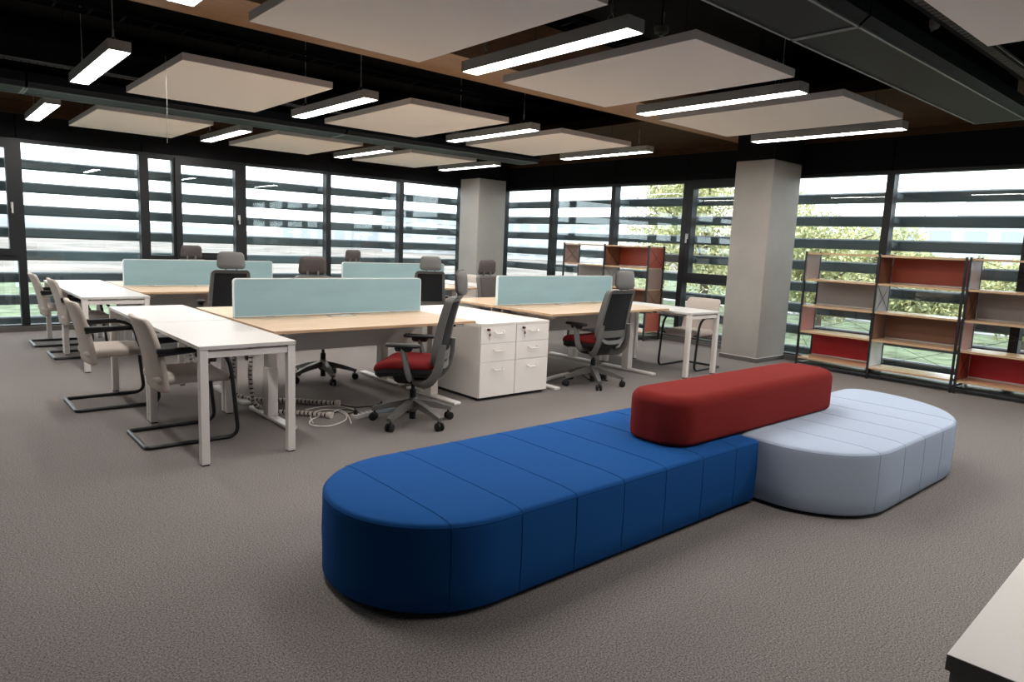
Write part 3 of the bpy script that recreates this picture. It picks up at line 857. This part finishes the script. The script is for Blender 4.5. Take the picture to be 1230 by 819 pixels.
for i, ((x, y), deg, lab) in enumerate(VC):
    rz = math.radians(deg-90)
    if i == 0: vc.location = (x, y, 0); vc.rotation_euler = (0, 0, rz); vc['label'] = lab; vc['group'] = 'beige visitor chairs'
    else: dup(vc, (x, y, 0), rz, lab, 'beige visitor chairs')

# ------------------------------------------------------------------ sofas
def ottoman(name, label, rect, rads, h, M, Ms, seams):
    cx, cy = (rect[0]+rect[1])/2, (rect[2]+rect[3])/2
    o = thing(name, label, 'sofa', (cx, cy, 0))
    R = (rect[0]-cx, rect[1]-cx, rect[2]-cy, rect[3]-cy)
    pr = [(.03, .018), (.008, .022), (0, .035), (0, .12), (-.003, .2), (0, .30), (0, h-.040)]+[(.022*(1-math.cos(PI/2*k/5)), h-.040+.030*math.sin(PI/2*k/5)) for k in range(1, 6)]
    pr += [(.05, h-.005), (.12, h-.001), (.25, h), (.40, h)]
    bm = bmesh.new(); slab(bm, R, rads, pr, nc=16, ns=8); cu = obj('cushion', bm, M, o, smooth=60)
    bm = bmesh.new(); slab(bm, R, rads, [(.05, 0), (.05, .02)], nc=12, ns=2); obj('plinth', bm, M_plinth, o)
    ring = [(x, y, h-.026) for x, y in rr(*R, rads, .004, 16, 8)]
    bm = bmesh.new(); tube(bm, ring, .0035, 6, closed=True); obj('edge_piping', bm, Ms, cu, smooth=60)
    def yext(x, ins):
        ys = rr(*R, rads, ins, 40, 2); lo, hi = 9, -9
        n = len(ys)
        for k in range(n):
            a, b = ys[k], ys[(k+1) % n]
            if (a[0]-x)*(b[0]-x) <= 0 and abs(a[0]-b[0]) > 1e-9:
                t = (x-a[0])/(b[0]-a[0]); y = a[1]+t*(b[1]-a[1]); lo = min(lo, y); hi = max(hi, y)
        return lo, hi
    for sx in seams:
        x = sx-cx
        path = []
        for ins, z in pr[2:]:
            lo, hi = yext(x, ins)
            if lo < hi: path.append((lo, hi, z))
        pts = [(x, lo, z) for lo, hi, z in path]+[(x, hi, z) for lo, hi, z in path[::-1]]
        bm = bmesh.new(); tube(bm, pts, .0022, 5); obj('seam', bm, Ms, cu, smooth=60)
    return o
ottoman('blue_bench', 'long royal blue upholstered bench with one rounded end', (1.195, 3.590, 1.915, 2.850), (.03, .03, .467, .467), .385, M_blue, M_blueseam,
        [1.46+.313*k for k in range(7)])
ottoman('pale_blue_bench', 'pale blue upholstered bench with rounded corners', (3.60, 5.76, 1.38, 2.335), (.76, .17, .06, .45), .385, M_lblue, M_lblueseam,
        [3.93+.31*k for k in range(5)])
o = thing('bolster', 'brick red bolster backrest lying across both benches', 'bolster', (3.872, 2.225, .387))
bm = bmesh.new(); slab(bm, (-.925, .925, -.205, .205), .16, soft_prof(0, .270, .06, (.04, .12), 6, rb=.03), nc=10, ns=10); obj('bolster_body', bm, M_redfab, o, smooth=60)

# ------------------------------------------------------------------ bookcases (front at X=8.52, bays along Y)
def bookcase(label, ys, spec_end, spec_back, end_near=None):
    """ys: upright positions from far(high Y) to near. spec rows top->bottom"""
    X0, X1 = 8.52, 8.90
    o = thing('bookcase', label, 'bookcase', (X0, ys[-1], 0))
    oy = ys[-1]
    zs = [1.465, 1.135, .805, .475, .145]
    D = X1-X0
    for y in ys:
        for x in (0, D):
            bm = bmesh.new(); yy = y-oy
            box(bm, x-.013, x+.013, yy-.011, yy+.011, .012, 1.478); lathe(bm, [(.012, 0), (.012, .012)], (x, yy, 0), 8); obj('upright', bm, M_tube, o)
    for a, b in zip(ys, ys[1:]):
        a, b = a-oy-.012, b-oy+.012
        for z in zs:
            sh = obj('shelf', boxmesh(.002, D-.002, b, a, z-.022, z, bevel=.001), M_oakshelf, o)
            obj('shelf_edge', boxmesh(-.001, .0018, b, a, z-.0215, z-.0005), M_oakedge, sh)
    def brace(A, Bq, C, Dq):
        bm = bmesh.new(); tube(bm, [A, Bq], .0022, 5); tube(bm, [C, Dq], .0022, 5); obj('cross_brace', bm, M_tube, o)
    for bay, (a, b) in enumerate(zip(ys, ys[1:])):
        a, b = a-oy, b-oy
        for row in range(4):
            z1, z0 = zs[row]-.023, zs[row+1]+.001
            m, br = spec_end[bay][row]
            if m: obj('end_panel', boxmesh(.014, D-.014, a-.006, a-.002, z0, z1), m, o)
            if br: brace((.01, a-.010, z0), (D-.01, a-.010, z1), (.01, a-.010, z1), (D-.01, a-.010, z0))
            m = spec_back[bay][row]
            if m:
                pn = obj('back_panel', boxmesh(D-.010, D-.005, b+.013, a-.013, z0, z1), m, o)
                obj('panel_lip', boxmesh(D-.016, D-.0105, b+.013, a-.013, z0, z0+.012), M_silver, pn)
            else: brace((D-.004, a-.012, z0), (D-.004, b+.012, z1), (D-.004, a-.012, z1), (D-.004, b+.012, z0))
    if end_near:
        for row in range(4):
            z1, z0 = zs[row]-.023, zs[row+1]+.001; m, br = end_near[row]
            if m: obj('end_panel', boxmesh(.014, D-.014, -.002, .002, z0, z1), m, o)
            if br: brace((.01, -.006, z0), (D-.01, -.006, z1), (.01, -.006, z1), (D-.01, -.006, z0))
    # black base rail
    bm = bmesh.new(); box(bm, .03, D-.03, 0, ys[0]-oy, .055, .075); obj('base_rail', bm, M_tube, o)
    return o
bookcase('oak and black metal bookcase with rust and dark red panels beside the concrete column', [4.17, 3.295, 2.412],
         [[(M_mbrown, 0), (None, 1), (M_terra, 0), (None, 1)], [(M_brown, 0), (M_taupe, 1), (M_mbrown, 0), (M_pale, 0)]],
         [[None, M_taupe, None, M_dred], [M_rust, None, M_brown, None]])
bookcase('oak and black metal bookcase with taupe panel, farther from the concrete column', [2.372, 1.485, .60],
         [[(M_mbrown, 0), (M_brown, 1), (M_terra, 0), (M_rust, 1)], [(M_brown, 0), (M_taupe, 1), (M_mbrown, 0), (M_pale, 0)]],
         [[None, M_taupe, None, M_dred], [M_rust, None, M_brown, None]])
bookcase('oak and black metal bookcase behind the right-hand desks, by the far windows', [8.465, 7.54, 6.645],
         [[(M_mbrown, 1), (None, 1), (M_brown, 0), (None, 1)], [(M_brown, 1), (M_taupe, 1), (M_brown, 0), (M_terra, 0)]],
         [[None, M_taupe, None, M_dred], [M_rust, None, M_brown, None]],
         [(M_rust, 1), (M_mbrown, 0), (M_brown, 1), (M_rust, 0)])

# ------------------------------------------------------------------ near cabinet corner at the lower right
o = thing('low_cabinet', 'white topped grey cabinet whose corner juts in beside the benches', 'cabinet', (1.33, .327, 0), math.radians(2.2))
obj('body', boxmesh(.012, 1.5, -.75, -.012, .05, .71), M_darkcab, o)
obj('plinth', boxmesh(.04, 1.46, -.72, -.04, 0, .05), M_plinth, o)
tb = obj('top_board', boxmesh(0, 1.512, -.76, 0, .711, .74), M_pedwhite, o)
bm = bmesh.new(); box(bm, -.0015, 0, -.76, 0.0, .711, .7395); obj('edge_band', bm, M_darkcab, tb)  # dark tone laid over one short side of the white board
for k in range(2):
    d = obj('door', boxmesh(.02+.745*k, .755+.745*k, -.0115, -.004, .06, .70), M_darkcab, o)
    obj('handle', boxmesh(.37+.745*k, .42+.745*k, -.004, .012, .60, .61), M_handle, d)

# ------------------------------------------------------------------ cables
def conduit(label, pts, r=.021):
    P = [Vector(p) for p in pts]
    # resample with a smooth spline
    out = []
    n = len(P)
    for i in range(n-1):
        p0, p1, p2, p3 = P[max(i-1, 0)], P[i], P[i+1], P[min(i+2, n-1)]
        m = max(2, int((p2-p1).length/.011))
        for k in range(m):
            t = k/m
            out.append(.5*((2*p1)+(-p0+p2)*t+(2*p0-5*p1+4*p2-p3)*t*t+(-p0+3*p1-3*p2+p3)*t**3))
    out.append(P[-1])
    o = thing('cable_conduit', label, 'conduit', (out[-1].x, out[-1].y, 0))
    off = Vector((out[-1].x, out[-1].y, 0))
    out = [p-off for p in out]
    bm = bmesh.new(); tube(bm, out, r*.72, 8); obj('cable_core', bm, M_chairblack, o, smooth=60)
    # ring segments: pairs of samples
    bm = bmesh.new()
    i = 0
    while i+3 < len(out):
        seg = [out[i], out[i+1], out[i+2]]
        tube(bm, seg, r, 8, rads=[r*.86, r, r*.96]); i += 3
    tag(obj('ring_segments', bm, M_conduit, o, smooth=50), kind='stuff')
    bm = bmesh.new(); d = (out[-1]-out[-3]).normalized(); tube(bm, [out[-1], out[-1]+d*.01, out[-1]+d*.045], r, 10, rads=[r, r*1.25, r*1.45]); obj('end_cup', bm, M_conduit, o, smooth=50)
def fl(px, py, z=.022): return at(px, py, z)
x1, y1 = 2.02, 5.62
conduit('segmented cream cable conduit lying on the carpet, farther from the sofa',
        [(1.985, 5.70, .70), (1.985, 5.72, .5), (1.97, 5.76, .3), (1.99, 5.80, .10), (2.06, 5.78, .03), fl(325, 481), fl(350, 480.5), fl(380, 483), fl(402, 484)])
conduit('segmented cream cable conduit lying on the carpet beside the coiled white cable',
        [(2.005, 5.42, .70), (1.99, 5.40, .5), (1.97, 5.38, .3), (1.985, 5.36, .10), (2.04, 5.35, .03), fl(325, 494), fl(345, 495), fl(370, 496.5), fl(392, 498.5)])
conduit('segmented cream cable conduit hanging under the table behind the nearest one',
        [(1.93, 6.62, .70), (1.91, 6.66, .5), (1.90, 6.70, .3), (1.95, 6.72, .12), (2.05, 6.70, .03), (2.25, 6.72, .024)])
conduit('segmented cream cable conduit on the carpet under the right-hand desk',
        [fl(640, 461), fl(655, 456), fl(672, 451), fl(690, 447)])
def floor_cable(name, label, pix, r, M, rise=None):
    P = [at(x, y, r) for x, y in pix]
    out = []
    n = len(P)
    for i in range(n-1):
        p0, p1, p2, p3 = P[max(i-1, 0)], P[i], P[i+1], P[min(i+2, n-1)]
        for k in range(6):
            t = k/6
            out.append(.5*((2*p1)+(-p0+p2)*t+(2*p0-5*p1+4*p2-p3)*t*t+(-p0+3*p1-3*p2+p3)*t**3))
    out.append(P[-1]); c = Vector((P[0].x, P[0].y, 0))
    bm = bmesh.new(); tube(bm, [p-c for p in out], r, 6)
    return tag(obj(name, bm, M, smooth=60, loc=c), label, 'cable')
floor_cable('white_cable', 'white cable coiled in a loop on the carpet under the front desk', [(400, 497), (385, 500), (374, 504), (372, 509), (380, 511.5), (395, 511.5), (408, 508), (416, 503), (415, 498), (406, 493.5), (394, 491.5), (380, 494), (373, 500), (376, 508)], .0055, M_wcable)
floor_cable('white_cable', 'white cable with a plug end lying across the coiled loop', [(398, 499), (405, 492), (414, 495), (419, 501), (422, 509)], .005, M_wcable)
floor_cable('white_cable', 'thin white cable running from the conduit end to the power strip', [(367, 492), (382, 489), (400, 487.5), (416, 489), (428, 493), (436, 497)], .004, M_wcable)
floor_cable('black_cable', 'black cable running from the conduit to the task chair base', [(404, 485), (418, 488), (430, 489), (445, 488), (462, 488), (478, 487)], .005, M_chairblack)
floor_cable('black_cable', 'black cable bundle leaving the nearer conduit', [(394, 497), (404, 495), (412, 492), (424, 493), (434, 496)], .005, M_chairblack)
floor_cable('black_cable', 'black cable on the carpet under the right-hand task chair', [(690, 447), (700, 450), (706, 455), (714, 456), (730, 457)], .006, M_chairblack)
def strip(label, p, q, w, M, plugs):
    a, b = at(*p), at(*q); d = b-a; L = d.length
    o = thing('power_strip', label, 'power strip', a, math.atan2(d.y, d.x))
    obj('body', boxmesh(0, L, -w/2, w/2, 0, .038, bevel=.006), M, o)
    for k in range(plugs):
        x = L*(k+.6)/(plugs+.3)
        bm = bmesh.new(); lathe(bm, [(.018, .038), (.018, .040)], (x, 0, 0), 14); obj('socket', bm, M_chairgrey if M is not M_chairblack else M_headgrey, o)
    bm = bmesh.new(); x = L*.6/(plugs+.3); lathe(bm, [(.017, .041), (.019, .06), (.012, .075)], (x, 0, 0), 12); tube(bm, [(x, 0, .07), (x+.03, .03, .085), (x+.06, .08, .03), (x+.06, .14, .008)], .004, 6); obj('plug', bm, M_chairblack, o, smooth=40)
strip('white power strip on the carpet next to the coiled cable', (424, 504), (446, 498), .05, M_white, 4)
strip('bluish aluminium power strip on the carpet under the task chair with red seat', (452, 496), (478, 493), .05, M_alu, 4)
strip('black power strip on the carpet under the right-hand task chair', (708, 451), (722, 452), .05, M_chairblack, 3)

# ------------------------------------------------------------------ outside
GZ = -.12
tag(obj('lawn', boxmesh(-30, 40, -20, 27, GZ-.3, GZ-.0) , M_grass), 'green lawn around the building', kind='structure').location.z = -.1
tag(obj('field', boxmesh(-400, 500, -300, 600, GZ-.9, GZ-.45), M_field), 'pale dry grass field beyond the lawn', kind='structure')
tag(obj('path', boxmesh(-30, 11.6, 17.5, 18.6, GZ-.35, GZ-.07), M_path), 'pale concrete path across the lawn', kind='structure')
tag(obj('road', boxmesh(18.5, 21.5, -20, 27, GZ-.35, GZ-.07), M_path), 'pale road beyond the trees', kind='structure')
def hill(label, cx, cy, rx, ry, h, seed):
    rnd = random.Random(seed); bm = bmesh.new(); n, m = 28, 8; ph = [rnd.random()*6 for _ in range(4)]
    rings = []
    for j in range(m+1):
        t = j/m; ring = []
        for k in range(n):
            a = 2*PI*k/n
            s = 1+.12*math.sin(3*a+ph[0])+.08*math.sin(5*a+ph[1])
            ring.append(bm.verts.new((rx*t*s*math.cos(a), ry*t*s*math.sin(a), h*(.5+.5*math.cos(PI*t))*(1+.1*math.sin(4*a+ph[2])*t)-1)))
        rings.append(ring)
    for A, B in zip(rings, rings[1:]):
        for k in range(n): bm.faces.new((A[k], A[(k+1) % n], B[(k+1) % n], B[k]))
    bm.faces.new(rings[-1])
    bmesh.ops.remove_doubles(bm, verts=bm.verts[:], dist=1e-4)
    tag(obj('hill', bm, M_hill, smooth=60, loc=(cx, cy, -.5)), label, 'hill')
hill('long low pale hill far beyond the dry field', 40, 380, 190, 60, 7, 1)
hill('pale rising ground behind the far buildings', 340, 300, 100, 70, 5, 2)

def building(name, label, x, y, w, d, h, rz, rows, cols):
    o = thing(name, label, 'building', (x, y, GZ-.45), rz)
    obj('wall', boxmesh(-w/2, w/2, -d/2, d/2, 0, h), M_bwall, o)
    obj('roof', boxmesh(-w/2-.3, w/2+.3, -d/2-.3, d/2+.3, h, h+.4), M_broof, o)
    for r in range(rows):
        for c in range(cols):
            cw = w/cols; x0 = -w/2+cw*c+cw*.2; z0 = h/rows*r+h/rows*.3
            wn = obj('window', boxmesh(x0, x0+cw*.6, -d/2-.06, -d/2+.02, z0, z0+h/rows*.45), M_bwin, o)
            obj('sill', boxmesh(x0-.1, x0+cw*.6+.1, -d/2-.16, -d/2-.06, z0-.15, z0), M_bwall, wn)
    return o
def dirpos(px, dist):
    a = YAW+math.atan((615-px)/FPX); return dist*math.cos(a), dist*math.sin(a), a
for nm, lab, px, dist, w, h, rows, cols in (
        ('warehouse', 'long pale warehouse seen through the windows next to the corner column', 645, 95, 20, 5.2, 2, 9),
        ('office_block', 'pale office block seen through the last field-side window', 512, 110, 14, 6.0, 3, 6),
        ('low_building', 'low pale building seen through the field-side windows', 425, 130, 26, 4.0, 1, 9),
        ('hall_building', 'pale hall seen over the bookcase by the tree-side windows', 1180, 80, 22, 5.5, 2, 8)):
    x, y, a = dirpos(px, dist); b_ = building(nm, lab, x, y, w, 8, h, a-PI/2, rows, cols)
    if nm == 'hall_building':
        bm = bmesh.new(); lathe(bm, [(3.2*math.cos(PI/2*k/8), h+.4+3.2*math.sin(PI/2*k/8)) for k in range(8)]+[(.1, h+3.6)], (0, 0, 0), 20); obj('dome', bm, M_broof, b_, smooth=40)
def lamp_post(px, dist, h, label):
    x, y, a = dirpos(px, dist)
    o = thing('lamp_post', label, 'lamp post', (x, y, GZ-.2))
    bm = bmesh.new(); tube(bm, [(0, 0, 0), (0, 0, h)], .05, 8, rads=[.07, .045]); obj('pole', bm, M_pole, o, smooth=50)
    bm = bmesh.new(); tube(bm, fillet([(0, 0, h-.05), (0, 0, h+.2), (.7, 0, h+.35)], .2, 4), .03, 8); box(bm, .6, 1.1, -.1, .1, h+.30, h+.38); obj('lamp_head', bm, M_pole, o)
lamp_post(19, 22, 6, 'pale lamp post on the lawn beyond the lowest casement window')
lamp_post(1095, 40, 5, 'pale lamp post standing behind the trees')
lamp_post(1215, 45, 5.5, 'pale lamp post to the side of the domed hall')

LEAF = None
def tree(px, dist, h, rx, label, yellow, seed):
    rnd = random.Random(seed)
    x, y, a = dirpos(px, dist)
    o = thing('tree', label, 'tree', (x, y, GZ-.12), group='trees outside the windows')
    bm = bmesh.new()
    tube(bm, [(0, 0, 0), (.05, .02, h*.3), (-.03, .03, h*.6), (0, 0, h*.85)], .1, 8, rads=[.12, .09, .06, .02])
    for k in range(7):
        b = rnd.random()*6.28; z = h*(.22+.07*k)
        tube(bm, [(0, 0, z), (math.cos(b)*rx*.4, math.sin(b)*rx*.4, z+h*.12), (math.cos(b)*rx*.75, math.sin(b)*rx*.75, z+h*.2)], .03, 5, rads=[.045, .03, .012])
    obj('trunk', bm, M_trunk, o, smooth=60)
    blobs = []
    for k in range(16):
        b = rnd.random()*6.28; q = rnd.random()**.6
        blobs.append((math.cos(b)*rx*.62*q, math.sin(b)*rx*.62*q, h*(.22+.62*rnd.random()), rx*(.28+.2*rnd.random())))
    blobs.append((0, 0, h*.86, rx*.4))
    for nm, M, share in (('foliage_yellow', M_leafy, yellow), ('foliage_green', M_leafg, 1-yellow)):
        vs_, fs = [], []
        for _ in range(int(15000*share)):
            bx, by_, bz, br = blobs[rnd.randrange(len(blobs))]
            d = Vector((rnd.gauss(0, 1), rnd.gauss(0, 1), rnd.gauss(0, 1))).normalized()*br*(.55+.5*rnd.random())
            c = Vector((bx, by_, bz))+d
            if c.z < .25: continue
            u = Vector((rnd.gauss(0, 1), rnd.gauss(0, 1), rnd.gauss(0, 1))).normalized(); v = u.cross(Vector((rnd.gauss(0, 1), rnd.gauss(0, 1), rnd.gauss(0, 1)))).normalized()
            s = .024+.03*rnd.random(); i = len(vs_)
            vs_ += [c-u*s, c+v*s*.55, c+u*s, c-v*s*.55]; fs.append((i, i+1, i+2, i+3))
        me = bpy.data.meshes.new(nm); me.from_pydata([tuple(p) for p in vs_], [], fs); me.materials.append(M)
        f = bpy.data.objects.new(nm, me); COL.objects.link(f); f.parent = o; tag(f, kind='stuff')
tree(842, 16.5, 4.0, 1.7, 'tall yellow-green leafy tree behind the casement window beside the concrete column', .6, 11)
tree(790, 21.5, 4.0, 1.7, 'yellow-green leafy tree behind the far bookcase', .6, 12)
tree(905, 21.0, 4.0, 1.6, 'yellow-green leafy tree mostly hidden by the concrete column', .55, 13)
tree(980, 16.3, 2.55, 1.4, 'yellow-green leafy tree right of the concrete column', .55, 14)
tree(1045, 21.0, 2.5, 1.5, 'low yellow-green leafy tree behind the first bay of the near bookcase', .5, 15)
tree(1100, 16.6, 1.75, 1.0, 'low green leafy tree behind the rust red panel', .45, 16)
tree(1165, 20.5, 1.6, 1.2, 'low leafy tree behind the middle upright of the bookcases', .5, 17)
tree(1232, 16, 1.7, 1.1, 'low leafy tree behind the second bookcase', .6, 18)
tree(1320, 19, 2.4, 1.4, 'leafy tree beyond the end of the second bookcase', .5, 19)
